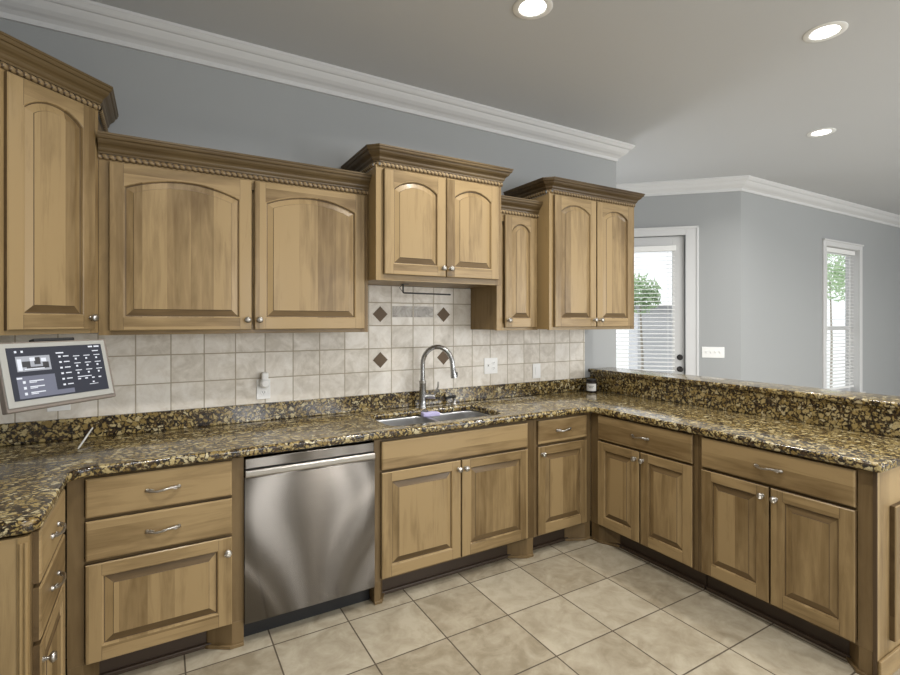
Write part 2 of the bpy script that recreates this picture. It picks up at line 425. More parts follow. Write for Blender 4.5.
blind('window_blind', 'white horizontal slat blind hanging in the tall narrow window on the far wall', .86, .56, 2.45, Matrix.Translation(((WX0 + WX1) / 2 - .02, YW + .05, 0)), .046, 8, (.12, .88))

# ------------------------------------------------------------------ outdoors seen through the blinds
bm = bmesh.new(); box(bm, 3, 30, 4.9, 22, -.3, -.2)
LAWN = plain('pale_paving', (.9, .9, .88), .9); struct(link('ground', bm, LAWN))
LEAF = plain('shrub_leaves', (.5, .65, .4), .7); BARK = plain('bark', (.4, .36, .3), .8)
def shrub(loc, rad, zc, label, n=900):
    t = thing('garden_tree', label, 'tree', (loc[0], loc[1], -.2))
    bm = bmesh.new()
    for i in range(n):
        d = Vector((random.gauss(0, 1), random.gauss(0, 1), random.gauss(0, .8))); d = d.normalized() * rad * random.random() ** .4
        c = Vector((0, 0, zc + .2)) + d; u = Vector((random.random() - .5, random.random() - .5, random.random() - .5)).normalized(); v = u.orthogonal().normalized(); s = .07
        w2 = u.cross(v) * .02
        bm.faces.new([bm.verts.new(c + u * s), bm.verts.new(c + v * s * .45 + w2), bm.verts.new(c - u * s), bm.verts.new(c - v * s * .45 + w2)])
    link('foliage', bm, LEAF, t)
    bm = bmesh.new(); tube(bm, [(0, 0, 0), (.03, 0, zc * .5), (0, .02, zc)], [.03, .025, .015], 8); link('trunk', bm, BARK, t)
shrub((7.45, 5.95), .36, 1.98, 'small leafy green tree outdoors beyond the nook door', 420)
shrub((13.5, 5.5), .7, 2.6, 'leafy green tree outdoors beyond the tall narrow window')
t = thing('garden_shed', 'small grey shed outdoors behind the leafy tree beyond the nook door', 'shed', (9.2, 7.0, -.2), R(-40))
bm = bmesh.new(); box(bm, -.45, .45, -.5, .5, 0, 1.95); link('wall', bm, plain('shed_grey', (.6, .6, .62), .8), t)
bm = bmesh.new(); prism(bm, [(-.55, -.6), (.55, -.6), (.55, .6), (-.55, .6)], 1.95, 2.02); link('roof', bm, plain('shed_roof', (.35, .35, .36), .8), t)

# ------------------------------------------------------------------ door & drawer builders (local: x right, y into cabinet, z up; front of frame y=0)
def knob(parent, x, z, y=-.022):
    bm = bmesh.new()
    lathe(bm, [(0, -.004), (.009, -.004), (.009, .003), (.006, .006), (.0055, .014), (.010, .017), (.0155, .021), (.0165, .025), (.0145, .030), (.009, .033), (0, .034)], (x, y, z), (0, -1, 0), 18)
    for k in range(4):
        zz = z - .009 + .006 * k; hw = math.sqrt(max(.0135 ** 2 - (zz - z) ** 2, 1e-6)); tube(bm, [(x - hw, y - .030, zz), (x, y - .0345, zz), (x + hw, y - .030, zz)], .0013, 6)
    link('knob', bm, NICKEL, parent, True)

def pull(parent, x, z, y=-.022, w=.116):
    bm = bmesh.new(); pts = []; rad = []
    for i in range(17):
        t = i / 16; s = 2 * t - 1
        pts.append((x + s * w / 2, y - .006 - .020 * (1 - s * s) ** .8, z + .004 * math.sin(s * 3.0))); rad.append(.0038 + .0016 * abs(math.sin(t * 15)))
    tube(bm, pts, rad, 10)
    for s in (-1, 1):
        lathe(bm, [(0, -.003), (.0085, -.003), (.009, .003), (.006, .008), (0, .012)], (x + s * w / 2, y, z), (0, -1, 0), 12)
        for d in (-1, 1): tube(bm, [(x + s * w / 2, y - .007, z), (x + s * (w / 2 - .012), y - .012, z + d * .006), (x + s * (w / 2 - .026), y - .016, z + d * .002)], [.003, .0036, .0015], 8)
    link('handle', bm, NICKEL, parent, True)

def cab_door(parent, x0, x1, z0, z1, arch=0.0, st=.055, top=.05, bot=.06, kx=None, kz=None, t=.021):
    bm = bmesh.new(); w = x1 - x0; a = w / 2 - st; cx = (x0 + x1) / 2; zb = z0 + bot; zp = z1 - top; N = 14 if arch else 1
    if arch:
        zs = zp - arch; Rr = (a * a + arch * arch) / (2 * arch); zc = zp - Rr
    def loop(d, y):
        A = a - d; pts = [(-A, zb + d), (A, zb + d)]
        if arch:
            for i in range(N + 1):
                x = A - 2 * A * i / N; pts.append((x, zc + math.sqrt(max((Rr - d) ** 2 - x * x, 0))))
        else: pts += [(A, zp - d), (-A, zp - d)]
        return [bm.verts.new((cx + x, y, z)) for x, z in pts]
    F = -t
    L = [(0, F), (.004, F + .0015), (.007, F + .011), (.010, F + .0115), (.038, F + .004), (.0395, F + .0015)]
    loops = [loop(d, y) for d, y in L]; n = len(loops[0])
    mi = [2, 0, 2, 0, 2]
    for j in range(5):
        p, q = loops[j], loops[j + 1]
        for k in range(n):
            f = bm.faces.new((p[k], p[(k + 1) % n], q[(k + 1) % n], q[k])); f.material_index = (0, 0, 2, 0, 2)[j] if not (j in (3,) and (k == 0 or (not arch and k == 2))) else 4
    bm.faces.new(loops[-1]).material_index = 0
    # frame front: stiles (vertical grain) and rails (horizontal grain), with a dark joint line
    o = loops[0]; e = .004
    def V(x, y, z): return bm.verts.new((x, y, z))
    X0, X1 = x0 + e, x1 - e; Z0, Z1 = z0 + e, z1 - e
    bl = V(X0, F, Z0); br = V(X1, F, Z0); tl = V(X0, F, Z1); tr = V(X1, F, Z1)
    il, ir = cx - a, cx + a
    bil = V(il, F, Z0); bir = V(ir, F, Z0); til = V(il, F, Z1); tir = V(ir, F, Z1)
    bm.faces.new((bil, bir, o[1], o[0])).material_index = 1
    bm.faces.new([tir, til] + list(reversed(o[2:]))).material_index = 1
    bm.faces.new((bl, bil, o[0], o[-1], til, tl)).material_index = 0
    bm.faces.new((bir, br, tr, tir, o[2], o[1])).material_index = 0
    ol = [V(x0, F + e, z0), V(x1, F + e, z0), V(x1, F + e, z1), V(x0, F + e, z1)]
    ob = [V(x0, -.0005, z0), V(x1, -.0005, z0), V(x1, -.0005, z1), V(x0, -.0005, z1)]
    bm.faces.new((bl, ol[0], ol[1], br, bir, bil)).material_index = 1
    bm.faces.new((br, ol[1], ol[2], tr)).material_index = 0
    bm.faces.new((tr, ol[2], ol[3], tl, til, tir)).material_index = 1
    bm.faces.new((tl, ol[3], ol[0], bl)).material_index = 0
    for i in range(4): bm.faces.new((ol[i], ob[i], ob[(i + 1) % 4], ol[(i + 1) % 4])).material_index = 5
    bm.faces.new(ob).material_index = 3
    # joint lines
    for xx in (il, ir):
        for za, zb2 in ((Z0, zb), (o[2].co.z if arch else zp, Z1)):
            box(bm, xx - .0006, xx + .0006, F - .0004, F + .001, za, zb2, 2)
    d = link('door', bm, [WV, WH, GLAZE, WS, BEVEL_SHADE, EDGE], parent)
    if kx is not None: knob(d, kx, kz, F)
    return d

def cab_drawer(parent, x0, x1, z0, z1, handle=True, t=.021):
    bm = bmesh.new(); e = .007; F = -t
    a = [bm.verts.new(p) for p in ((x0, -.0005, z0), (x1, -.0005, z0), (x1, -.0005, z1), (x0, -.0005, z1))]
    b = [bm.verts.new(p) for p in ((x0, F + .006, z0), (x1, F + .006, z0), (x1, F + .006, z1), (x0, F + .006, z1))]
    c = [bm.verts.new(p) for p in ((x0 + .003, F + .002, z0 + .003), (x1 - .003, F + .002, z0 + .003), (x1 - .003, F + .002, z1 - .003), (x0 + .003, F + .002, z1 - .003))]
    d = [bm.verts.new(p) for p in ((x0 + e, F, z0 + e), (x1 - e, F, z0 + e), (x1 - e, F, z1 - e), (x0 + e, F, z1 - e))]
    for p, q in ((a, b), (b, c), (c, d)):
        for i in range(4): bm.faces.new((p[i], p[(i + 1) % 4], q[(i + 1) % 4], q[i])).material_index = 1 if p is a else 0
    bm.faces.new(d); bm.faces.new(a[::-1])
    o = link('drawer' if handle else 'false_drawer_front', bm, [WH, EDGE], parent)
    if handle: pull(o, (x0 + x1) / 2, (z0 + z1) / 2, F)
    return o

def face_frame(parent, w, z0, z1, rails, stiles, t=.02, low=True):
    """stiles: list of (xa, xb), rails: list of (za, zb)"""
    bm = bmesh.new()
    for xa, xb in stiles: box(bm, xa, xb, 0, t, z0, z1, 0)
    ss = sorted(stiles)
    for (pa, pb), (qa, qb) in zip(ss, ss[1:]):
        for za, zb in rails: box(bm, pb, qa, .0004, t, za, zb, 1)
    return link('face_frame', bm, [WF, WFH], parent)

def foot(parent, x0, x1, flare=1, br=(.05, .05)):
    """stile leg reaching the floor, with splayed return(s) running back to the toe kick and a small shoe"""
    bm = bmesh.new(); L_, R_ = br
    pts = [(x0, 0), (x1, 0)] + ([(x1 + R_, .072)] if R_ else [(x1, .072)]) + ([(x0 - L_, .072)] if L_ else [(x0, .072)])
    prism(bm, pts, .012, .1175)
    e = .007; pts2 = [(x0 - (e if L_ else 0), -e), (x1 + (e if R_ else 0), -e)] + ([(x1 + R_ + e, .057)] if R_ else [(x1, .057)]) + ([(x0 - L_ - e, .057)] if L_ else [(x0, .057)])
    prism(bm, pts2, 0, .016)
    link('foot', bm, WF, parent, bevel=.002)

def base_cabinet(name, label, loc, rz, w, depth, openings, stiles, feet, group, rails, toe=(0, 0), hollow=False):
    t = thing(name, label, 'cabinet', loc, rz, group)
    bm = bmesh.new()
    if hollow:
        box(bm, .002, .02, .021, depth, .118, .862); box(bm, w - .02, w - .002, .021, depth, .118, .862)
        box(bm, .02, w - .02, .021, depth, .118, .136); box(bm, .02, w - .02, depth - .012, depth, .136, .66)
    else: box(bm, .002, w - .002, .021, depth, .118, .862)
    link('carcass', bm, WS, t)
    face_frame(t, w, .118, .866, rails, stiles)
    bm = bmesh.new(); box(bm, .002 + toe[0], w - .002 - toe[1], .075, .093, .0, .118); link('toe_kick', bm, TOE, t)
    bm = bmesh.new(); box(bm, .002 + toe[0], w - .002 - toe[1], .058, .0745, 0, .02); link('shoe_molding', bm, TOE, t, bevel=.004)
    for fx in feet: foot(t, *fx)
    for op in openings:
        if op[0] == 'door': cab_door(t, *op[1:5], kx=op[5], kz=op[6])
        elif op[0] == 'drawer': cab_drawer(t, *op[1:5])
        else: cab_drawer(t, *op[1:5], handle=False)
    return t

GB = 'base cabinets under the granite countertop'
# back run, left: two drawers over one door
X0 = -.318; W = .333 - X0
base_cabinet('base_cabinet', 'maple base cabinet with two wide drawers above one door, left of the dishwasher', (X0, YB, 0), 0, W, .59,
    [('drawer', -.258 - X0, .281 - X0, .705, .862), ('drawer', -.258 - X0, .281 - X0, .532, .692), ('door', -.258 - X0, .281 - X0, .122, .518, .262 - X0, .455)],
    [(0, .055), (W - .05, W)], [(.0, .05, 1, (0, .05)), (W - .05, W, 1, (.10, 0))], GB, [(.118, .14), (.51, .54), (.68, .71), (.85, .866)])
# sink base
X0 = .972; W = 2.05 - X0
base_cabinet('base_cabinet', 'wide maple sink base cabinet with plain front panel over two doors', (X0, YB, 0), 0, W, .59,
    [('false', 1.008 - X0, 1.989 - X0, .705, .856), ('door', 1.008 - X0, 1.496 - X0, .132, .692, 1.478 - X0, .645), ('door', 1.504 - X0, 1.989 - X0, .132, .692, 1.524 - X0, .645)],
    [(0, .042), (W - .062, W)], [(.001, .036, 1, (0, .04)), (W - .055, W - .004, 1, (.10, 0))], GB, [(.118, .14), (.68, .715), (.85, .866)], hollow=True)
# narrow cabinet
X0 = 2.052; W = 2.554 - X0
base_cabinet('base_cabinet', 'narrow maple base cabinet with one drawer over one door, in the right corner', (X0, YB, 0), 0, W, .59,
    [('drawer', 2.074 - X0, 2.499 - X0, .708, .858), ('door', 2.074 - X0, 2.499 - X0, .13, .692, 2.102 - X0, .645)],
    [(0, .03), (W - .062, W)], [(W - .055, W - .005, 1, (.12, 0))], GB, [(.118, .14), (.68, .715), (.85, .866)])
# peninsula run, local x = 2.44 - Y
Yc = 2.453
def py(y): return Yc - y
base_cabinet('base_cabinet', 'maple peninsula cabinet nearer the corner, one drawer over two doors', (XR, Yc, 0), R(-90), Yc - 1.665, .62,
    [('drawer', py(2.376), py(1.691), .704, .862), ('door', py(2.376), py(2.043), .131, .69, py(2.066), .645), ('door', py(2.034), py(1.691), .131, .69, py(2.012), .645)],
    [(0, .085), (py(1.665) - .03, py(1.665))], [(.004, .07, 1, (0, .12))], GB, [(.118, .14), (.68, .715), (.85, .866)], (.08, 0))
Yc2 = 1.663; L2 = Yc2 - .892
def py2(y): return Yc2 - y
base_cabinet('base_cabinet', 'maple peninsula cabinet at the open end, one drawer over two doors', (XR, Yc2, 0), R(-90), L2, .62,
    [('drawer', py2(1.638), py2(.947), .704, .862), ('door', py2(1.638), py2(1.292), .131, .69, py2(1.318), .645), ('door', py2(1.284), py2(.947), .131, .69, py2(1.258), .645)],
    [(0, .03), (L2 - .052, L2)], [(L2 - .049, L2 - .001, 1, (.06, 0))], GB, [(.118, .14), (.68, .715), (.85, .866)], (0, .05))
# end panel of the peninsula with raised false door, faces -Y
t = thing('end_panel', 'pale maple end panel closing the open end of the peninsula, with raised false door', 'cabinet panel', (XR + .02, .891, 0), 0)
bm = bmesh.new(); box(bm, -.018, .60, -.014, 0, .0, .866); link('panel', bm, WV, t)
bm = bmesh.new(); box(bm, -.02, .60, -.026, -.0145, 0, .09); link('base_molding', bm, WH, t, bevel=.004)
bm = bmesh.new(); box(bm, -.0235, -.0185, -.0135, .0, .0, .866); link('corner_bead', bm, GLAZE, t)  # dark strip standing in for the shaded gap between stile and panel
d = cab_door(t, .098, .57, .14, .71); d.location.y = -.0145; d.name = 'false_door'
# left run: drawers facing +X ; local x = Y - Y0, origin near end
Y0 = 1.885; W = 2.452 - Y0
t = base_cabinet('base_cabinet', 'maple base cabinet of the short left run, seen edge on, drawers and a door', (XLF, Y0, 0), R(90), W, .585,
    [('drawer', .028, .468, .705, .862), ('drawer', .028, .468, .532, .692), ('door', .028, .468, .122, .518, .048, .462)],
    [(0, .03), (W - .07, W)], [(0, .045, 1, (0, .05))], GB, [(.118, .14), (.51, .54), (.68, .71), (.85, .866)], (.02, .1))
t = thing('end_panel', 'maple end panel with fluted corner post, nearest the camera at the left edge', 'cabinet panel', (XLF, Y0 - .001, 0), 0)
bm = bmesh.new(); box(bm, -.585, -.026, -.014, 0, 0, .866); link('panel', bm, WV, t)
bm = bmesh.new(); box(bm, -.026, -.0, -.018, 0, 0, .866)
for k in range(2): tube(bm, [(-.019 + k * .012, -.018, .06), (-.019 + k * .012, -.018, .85)], .0045, 8)
link('corner_post', bm, WS, t)

# ------------------------------------------------------------------ dishwasher
dx0, dx1 = .3335, .9695; DWW = dx1 - dx0
t = thing('dishwasher', 'stainless steel dishwasher built in under the granite counter', 'dishwasher', (dx0, YB, 0))
bm = bmesh.new(); box(bm, .01, DWW - .01, .03, .57, .10, .858); link('tub_casing', bm, BLACK, t)
bm = bmesh.new(); n = 24; prev = None     # gently bowed front
rows = [(.100, 0), (.105, -.004), (.766, -.004), (.774, 0)]
grid = []
for i in range(n + 1):
    u = i / n; x = .001 + u * (DWW - .002); bow = -.0015 * (1 - (2 * u - 1) ** 2) ** .5
    grid.append([bm.verts.new((x, -.014 + bow + dy, z)) for z, dy in rows] + [bm.verts.new((x, .02, .774)), bm.verts.new((x, .02, .1))])
for a, b in zip(grid, grid[1:]):
    for k in range(6): bm.faces.new((a[k], a[(k + 1) % 6], b[(k + 1) % 6], b[k]))
bm.faces.new(grid[0]); bm.faces.new(grid[-1][::-1])
link('door', bm, STEEL, t, True)
dd = None
bm = bmesh.new()
prof = [(-.012, .773), (-.028, .775), (-.032, .781), (-.032, .800), (-.028, .807), (-.012, .809)]
A = [bm.verts.new((.003, y, z)) for y, z in prof]; B = [bm.verts.new((DWW - .003, y, z)) for y, z in prof]
bm.faces.new(A); bm.faces.new(B[::-1])
for i in range(6): bm.faces.new((A[i], A[(i + 1) % 6], B[(i + 1) % 6], B[i]))
link('handle', bm, STEELB, t, bevel=.002)
bm = bmesh.new(); box(bm, .003, DWW - .003, -.016, .02, .8125, .860); link('control_strip', bm, STEEL, t, bevel=.003)
bm = bmesh.new(); box(bm, .005, DWW - .005, -.006, .03, .765, .82); link('recess', bm, BLACK, t)
bm = bmesh.new(); box(bm, .0, DWW, .06, .08, .0, .10); link('toe_kick', bm, BLACK, t)

# ------------------------------------------------------------------ granite
def slab(name, outer, holes, z0, z1, bev=.008, parent=None):
    cu = bpy.data.curves.new(name, 'CURVE'); cu.dimensions = '2D'; cu.fill_mode = 'BOTH'
    for pts in [outer] + holes:
        s = cu.splines.new('POLY'); s.points.add(len(pts) - 1); s.use_cyclic_u = True
        for p, q in zip(s.points, pts): p.co = (q[0], q[1], 0, 1)
    cu.extrude = (z1 - z0) / 2 - bev; cu.bevel_depth = bev; cu.bevel_resolution = 3; cu.offset = -bev
    tmp = bpy.data.objects.new('tmp', cu); COL.objects.link(tmp); dg = bpy.context.evaluated_depsgraph_get()
    me = bpy.data.meshes.new_from_object(tmp.evaluated_get(dg)); bpy.data.objects.remove(tmp)
    me.transform(Matrix.Translation((0, 0, (z0 + z1) / 2)))
    bmm = bmesh.new(); bmm.from_mesh(me); bmesh.ops.remove_doubles(bmm, verts=bmm.verts[:], dist=1e-5)
    o = link(name, bmm, GRAN, parent, True); return o
def arc(cx, cy, r, a0, a1, n=8): return [(cx + r * math.cos(R(a0 + (a1 - a0) * i / n)), cy + r * math.sin(R(a0 + (a1 - a0) * i / n))) for i in range(n + 1)]
def rrect(x0, x1, y0, y1, r, n=8): return arc(x1 - r, y1 - r, r, 0, 90, n) + arc(x0 + r, y1 - r, r, 90, 180, n) + arc(x0 + r, y0 + r, r, 180, 270, n) + arc(x1 - r, y0 + r, r, 270, 360, n)
CF = 2.42; CXL = -.303; CXR = 2.521
SX0, SX1, SXM, SY0, SY1 = 1.10, 1.87, 1.49, 2.52, 2.90
outer = [(XL + .001, YW - .001), (XL + .001, 1.862)] + arc(CXL - .05, 1.862 + .05, .05, -90, 0, 6) + arc(CXL + .07, CF - .07, .07, 180, 90, 8) + [(CXR - .05, CF)] + arc(CXR - .05, CF - .05, .05, 90, 0, 6) + arc(CXR + .02, .850 + .02, .02, 180, 270, 4) + [(3.189, .850), (3.189, YW - .001)]
# hole with a nick at the divider (single opening for the undermount sink)
slab_o = slab('countertop', outer, [rrect(SX0, SX1, SY0, SY1, .07)], .874, .914, .013)
tag(slab_o, 'long polished golden brown granite countertop running over all the base cabinets', 'countertop')
bm = bmesh.new(); box(bm, XL + .001, 3.165, YW - .021, YW - .0005, .9145, 1.016)
tag(link('granite_backsplash', bm, GRAN, bevel=.003), 'low granite backsplash strip along the tiled back wall', 'backsplash')
bm = bmesh.new(); box(bm, 3.166, 3.189, .852, YW - .001, .9145, 1.059)
tag(link('granite_backsplash', bm, GRAN, bevel=.002), 'tall granite backsplash strip under the raised bar top', 'backsplash')
o = slab('bar_top', [(3.145, .80), (3.43, .80), (3.43, YW - .001), (3.145, YW - .001)], [], 1.0595, 1.0905, .01)
tag(o, 'narrow raised granite bar top above the peninsula', 'bar top')
bm = bmesh.new(); box(bm, 3.19, 3.36, .86, YW - .0005, 0, 1.0595); struct(link('wall_peninsula', bm, WALL))

# ------------------------------------------------------------------ wall tile
bm = bmesh.new(); box(bm, XL + .001, 1.045, YW - .009, YW - .0003, 1.0165, 1.431); box(bm, 1.045, 1.953, YW - .009, YW - .0003, 1.0165, 1.726); box(bm, 1.953, 3.097, YW - .009, YW - .0003, 1.0165, 1.431)
struct(link('trim_2', bm, SPLASH))
for i, (x, z) in enumerate(((1.247, 1.539), (1.725, 1.539), (1.248, 1.238), (1.725, 1.238))):
    bm = bmesh.new(); r = .052
    a = [(x - r, z), (x, z - r), (x + r, z), (x, z + r)]; A = [bm.verts.new((p, YW - .0112, q)) for p, q in a]; B = [bm.verts.new((p, YW - .0092, q)) for p, q in a]
    bm.faces.new(A); bm.faces.new(B[::-1])
    for k in range(4): bm.faces.new((A[k], A[(k + 1) % 4], B[(k + 1) % 4], B[k]))
    tag(link('accent_tile', bm, DIAM), ['brown diamond accent tile, upper left of the four behind the sink', 'brown diamond accent tile, upper right of the four behind the sink', 'brown diamond accent tile, lower left of the four behind the sink', 'brown diamond accent tile behind the top of the faucet arc'][i], 'tile', 'brown diamond accent tiles')
for i, (x0, x1) in enumerate(((1.3345, 1.4825), (1.4945, 1.644))):
    bm = bmesh.new(); box(bm, x0, x1, YW - .0105, YW - .0092, 1.520, 1.594)  # thin grey-brown patch laid over the tile face
    tag(link('accent_tile', bm, BAND), ['grey marble band inset in the tiles above the sink, the left half', 'grey marble band inset in the tiles above the sink, the right half'][i], 'tile', 'grey marble insets above the sink')

# ------------------------------------------------------------------ upper cabinets
def crown_prof(zr, h):
    """classical cornice; zr = underside, h = height"""
    k = h / .115
    base = [(0, .028), (.012, .028), (.014, .036), (.020, .040), (.024, .046), (.026, .054), (.034, .062), (.046, .069), (.055, .078), (.060, .088), (.068, .090), (.072, .096), (.073, .104), (.078, .106), (.078, .115), (0, .115)]
    return [(o * .73, zr + z * k) for o, z in base]
def rope(parent, path, zc, r=.0135, off=.001):
    bm = bmesh.new(); P = [Vector(p) for p in path]; pitch = .0255
    for a, b in zip(P, P[1:]):
        d = (b - a); L = d.length; d = d / L; nn = Vector((d.y, -d.x)); n = max(int(L / .0042), 3); rings = []
        for i in range(n + 1):
            s = L * i / n; ring = []
            for k in range(9):
                th = R(-100 + 200 * k / 8)
                ph = s / pitch * math.pi * 2 + th * 1.0
                rr = r * (.68 + .36 * abs(math.cos(ph * .5)))
                c = a + d * s + nn * (off + rr * math.cos(th)); ring.append(bm.verts.new((c.x, c.y, zc + rr * math.sin(th))))
            rings.append(ring)
        for p, q in zip(rings, rings[1:]):
            for k in range(8):
                f = bm.faces.new((p[k], p[k + 1], q[k + 1], q[k])); 
        # dark glaze in the valleys
        for i, (p, q) in enumerate(zip(rings, rings[1:])):
            pass
    o = link('rope_molding', bm, [WR, GLAZE], parent)
    me = o.data
    # glaze in the grooves between strands
    vd = {}
    idx = 0
    cnt = 0
    segs = []
    fi = 0
    for a, b in zip(P, P[1:]):
        L = (b - a).length; n = max(int(L / .0042), 3)
        for i in range(n):
            s = L * (i + .5) / n
            for k in range(8):
                th = R(-100 + 200 * (k + .5) / 8)
                if abs(math.cos((s / pitch * math.pi * 2 + th) * .5)) < .5: me.polygons[fi].material_index = 1
                fi += 1
    for p in me.polygons: p.use_smooth = True
    return o

def upper_cabinet(label, loc, rz, outline, z0, z1, ztop, doors, stiles, crown_path, zd0, zd1, w, group='wall cabinets with crown mouldings'):
    t = thing('wall_cabinet', label, 'cabinet', loc, rz, group)
    bm = bmesh.new(); prism(bm, outline, z0 + .004, z1); link('carcass', bm, WS, t, bevel=.001)
    bm = bmesh.new()
    for xa, xb in stiles: box(bm, xa, xb, -.0, .0195, z0, z1 + .01, 0)
    ss = sorted(stiles)
    for (pa, pb), (qa, qb) in zip(ss, ss[1:]):
        box(bm, pb, qa, .0004, .0195, z0, z0 + .045, 1); box(bm, pb, qa, .0004, .0195, z1 - .05, z1 + .01, 1)
    link('face_frame', bm, [WS, WH], t)
    for (a, b, kx) in doors: cab_door(t, a, b, zd0, zd1, arch=.055, kx=kx, kz=zd0 + .05)
    bm = bmesh.new(); sweep(bm, crown_path, crown_prof(z1, ztop - z1)); link('crown_molding', bm, WC, t)
    rope(t, crown_path, z1 + .014)
    return t
G = .0205
# diagonal corner cabinet
P0 = Vector((-.2405, YU)); c45 = R(45)
Lc = .43; P1 = P0 + Vector((-s2, -s2)) * Lc
M = Matrix.Translation((P1.x, P1.y, 0)) @ Matrix.Rotation(c45, 4, 'Z'); Mi = M.inverted()
def loc2(x, y): v = Mi @ Vector((x, y, 0)); return (v.x, v.y)
ol = [(.0, .02), (Lc, .02), loc2(P0.x, P0.y + .028)[:2], loc2(P0.x, YW - .0005), loc2(XL + .001, YW - .0005), loc2(XL + .001, P1.y), ]
upper_cabinet('tall diagonal corner wall cabinet with one arched door, above the screen at the left edge', (P1.x, P1.y, 0), c45,
    [(0, .02), (Lc, .02), loc2(P0.x, YW - .0005), loc2(XL + .001, YW - .0005), loc2(XL + .001, P1.y)], 1.44, 2.437, 2.55,
    [(.052, .402, .378)], [(0, .06), (Lc - .036, Lc)], [loc2(XL + .01, P1.y), (0, 0), (Lc, 0), loc2(P0.x, YW - .002)], 1.458, 2.432, Lc)
def straight(label, x0, x1, yf, z0, z1, ztop, doors, zd0, zd1, left=True, right=True, cham=(0, 0), sw=(.045, .045)):
    w = x1 - x0; D = YW - yf - .0005
    path = []
    if left: path.append((0, D))
    if left and cham[0]: path += [(0, cham[0]), (cham[0], 0)]
    else: path.append((0, 0))
    if right and cham[1]: path += [(w - cham[1], 0), (w, cham[1])]
    else: path.append((w, 0))
    if right: path.append((w, D))
    return upper_cabinet(label, (x0, yf, 0), 0, [(0, .02), (w, .02), (w, D), (0, D)], z0, z1, ztop, [(a - x0, b - x0, k - x0) for a, b, k in doors], [(0, sw[0]), (w - sw[1], w)], path, zd0, zd1, w)
straight('long wall cabinet with two wide arched doors, left of the sink', -.239, 1.040, YU, 1.43, 2.221, 2.332, [(-.199, .404, .382), (.418, 1.014, .44)], 1.45, 2.214, False, False)
straight('short raised wall cabinet with two arched doors, above the sink', 1.0415, 1.9035, YD, 1.724, 2.361, 2.470, [(1.085, 1.481, 1.457), (1.486, 1.872, 1.51)], 1.758, 2.352, True, True, (.022, 0))
straight('narrow wall cabinet with one arched door, between two deeper cabinets', 1.955, 2.310, YU, 1.43, 2.221, 2.33, [(2.012, 2.287, 2.035)], 1.45, 2.214, True, False)
straight('tall wall cabinet with two arched doors, rightmost by the end of the wall', 2.3115, 3.175, YD, 1.432, 2.375, 2.475, [(2.348, 2.745, 2.718), (2.755, 3.14, 2.782)], 1.452, 2.366, True, True, (.022, 0))

# ------------------------------------------------------------------ sink and faucet
t = thing('kitchen_sink', 'double bowl stainless steel undermount sink set in the granite counter', 'sink', (0, 0, 0))
def bowl(x0, x1, y0, y1, zt, zb, r, name):
    bm = bmesh.new(); prevr = None
    levels = [(0, zt, .0), (.0, zt - .01, 0), (.006, zb + .05, 0), (.02, zb + .015, 0), (.05, zb, 0)]
    rings = [[bm.verts.new((x, y, z)) for x, y in rrect(x0 + d, x1 - d, y0 + d, y1 - d, max(r - d * .3, .02), 6)] for d, z, _ in levels]
    for a, b in zip(rings, rings[1:]):
        for k in range(len(a)): bm.faces.new((a[k], a[(k + 1) % len(a)], b[(k + 1) % len(a)], b[k]))
    bm.faces.new(rings[-1])
    o = link('bowl', bm, SINKM, t, True)
    so = o.modifiers.new('solid', 'SOLIDIFY'); so.thickness = .0015; so.offset = 1
    bm = bmesh.new(); lathe(bm, [(0, .001), (.03, .001), (.04, .004), (.043, .001), (.043, -.004)], ((x0 + x1) / 2, (y0 + y1) / 2 + .05, zb + .002), (0, 0, 1)); link('drain', bm, CHROME, t, True)
bowl(SX0 - .006, SXM - .012, SY0 - .006, SY1 + .006, .873, .68, .07, 'left')
bowl(SXM + .012, SX1 + .006, SY0 - .006, SY1 + .006, .873, .70, .07, 'right')
bm = bmesh.new(); box(bm, SXM - .0135, SXM + .0135, SY0 - .006, SY1 + .006, .85, .874); link('divider', bm, SINKM, t, bevel=.005)
t.location = (SXM, SY0, .87)
for c in t.children: c.location = (-SXM, -SY0, -.87)

fx, fy = 1.515, 2.955
t = thing('kitchen_faucet', 'brushed steel gooseneck faucet with pull-down spray head behind the sink', 'faucet', (fx, fy, .914))
dirv = Vector((.64, -.77, 0)).normalized()
bm = bmesh.new(); lathe(bm, [(.0, 0), (.029, 0), (.029, .006), (.024, .012), (.0235, .05), (.0225, .165), (.023, .167), (.023, .173), (.0165, .178), (0, .178)], (0, 0, 0), (0, 0, 1), 24); link('body', bm, CHROME, t, True)
bm = bmesh.new(); tube(bm, [(0, 0, .165), (0, 0, .182)], .0235, 20); link('collar', bm, NICKEL, t, True)
bm = bmesh.new(); pts = [(0, 0, .175), (0, 0, .24), (0, 0, .29)]; r = .106
for i in range(1, 15):
    a = math.pi * i / 14 * .96; c = dirv * (r - r * math.cos(a)); pts.append((c.x, c.y, .29 + r * 1.12 * math.sin(a)))
e1 = Vector(pts[-1]); pts.append(tuple(e1 + Vector((dirv.x * .003, dirv.y * .003, -.03))))
tube(bm, pts, .0158, 16); link('spout', bm, CHROME, t, True)
bm = bmesh.new(); e = Vector(pts[-1]); dn = Vector((dirv.x * .14, dirv.y * .14, -1)).normalized()
lathe(bm, [(.0, -.002), (.0155, -.002), (.017, .004), (.018, .025), (.0215, .055), (.021, .068), (.0, .069)], e, dn, 20); hd = link('spray_head', bm, CHROME, t, True)
bm = bmesh.new(); q = e + dn * .045 + Vector((.0172, -.010, 0)); lathe(bm, [(0, -.004), (.008, -.004), (.008, .003), (0, .004)], q, (.86, -.5, 0.1), 12); tube(bm, [q + Vector((0, 0, .015)), q - Vector((0, 0, .015))], .006, 8); link('spray_button', bm, BLACK, hd, True)
hv = Vector((.80, -.5, 0)).normalized()
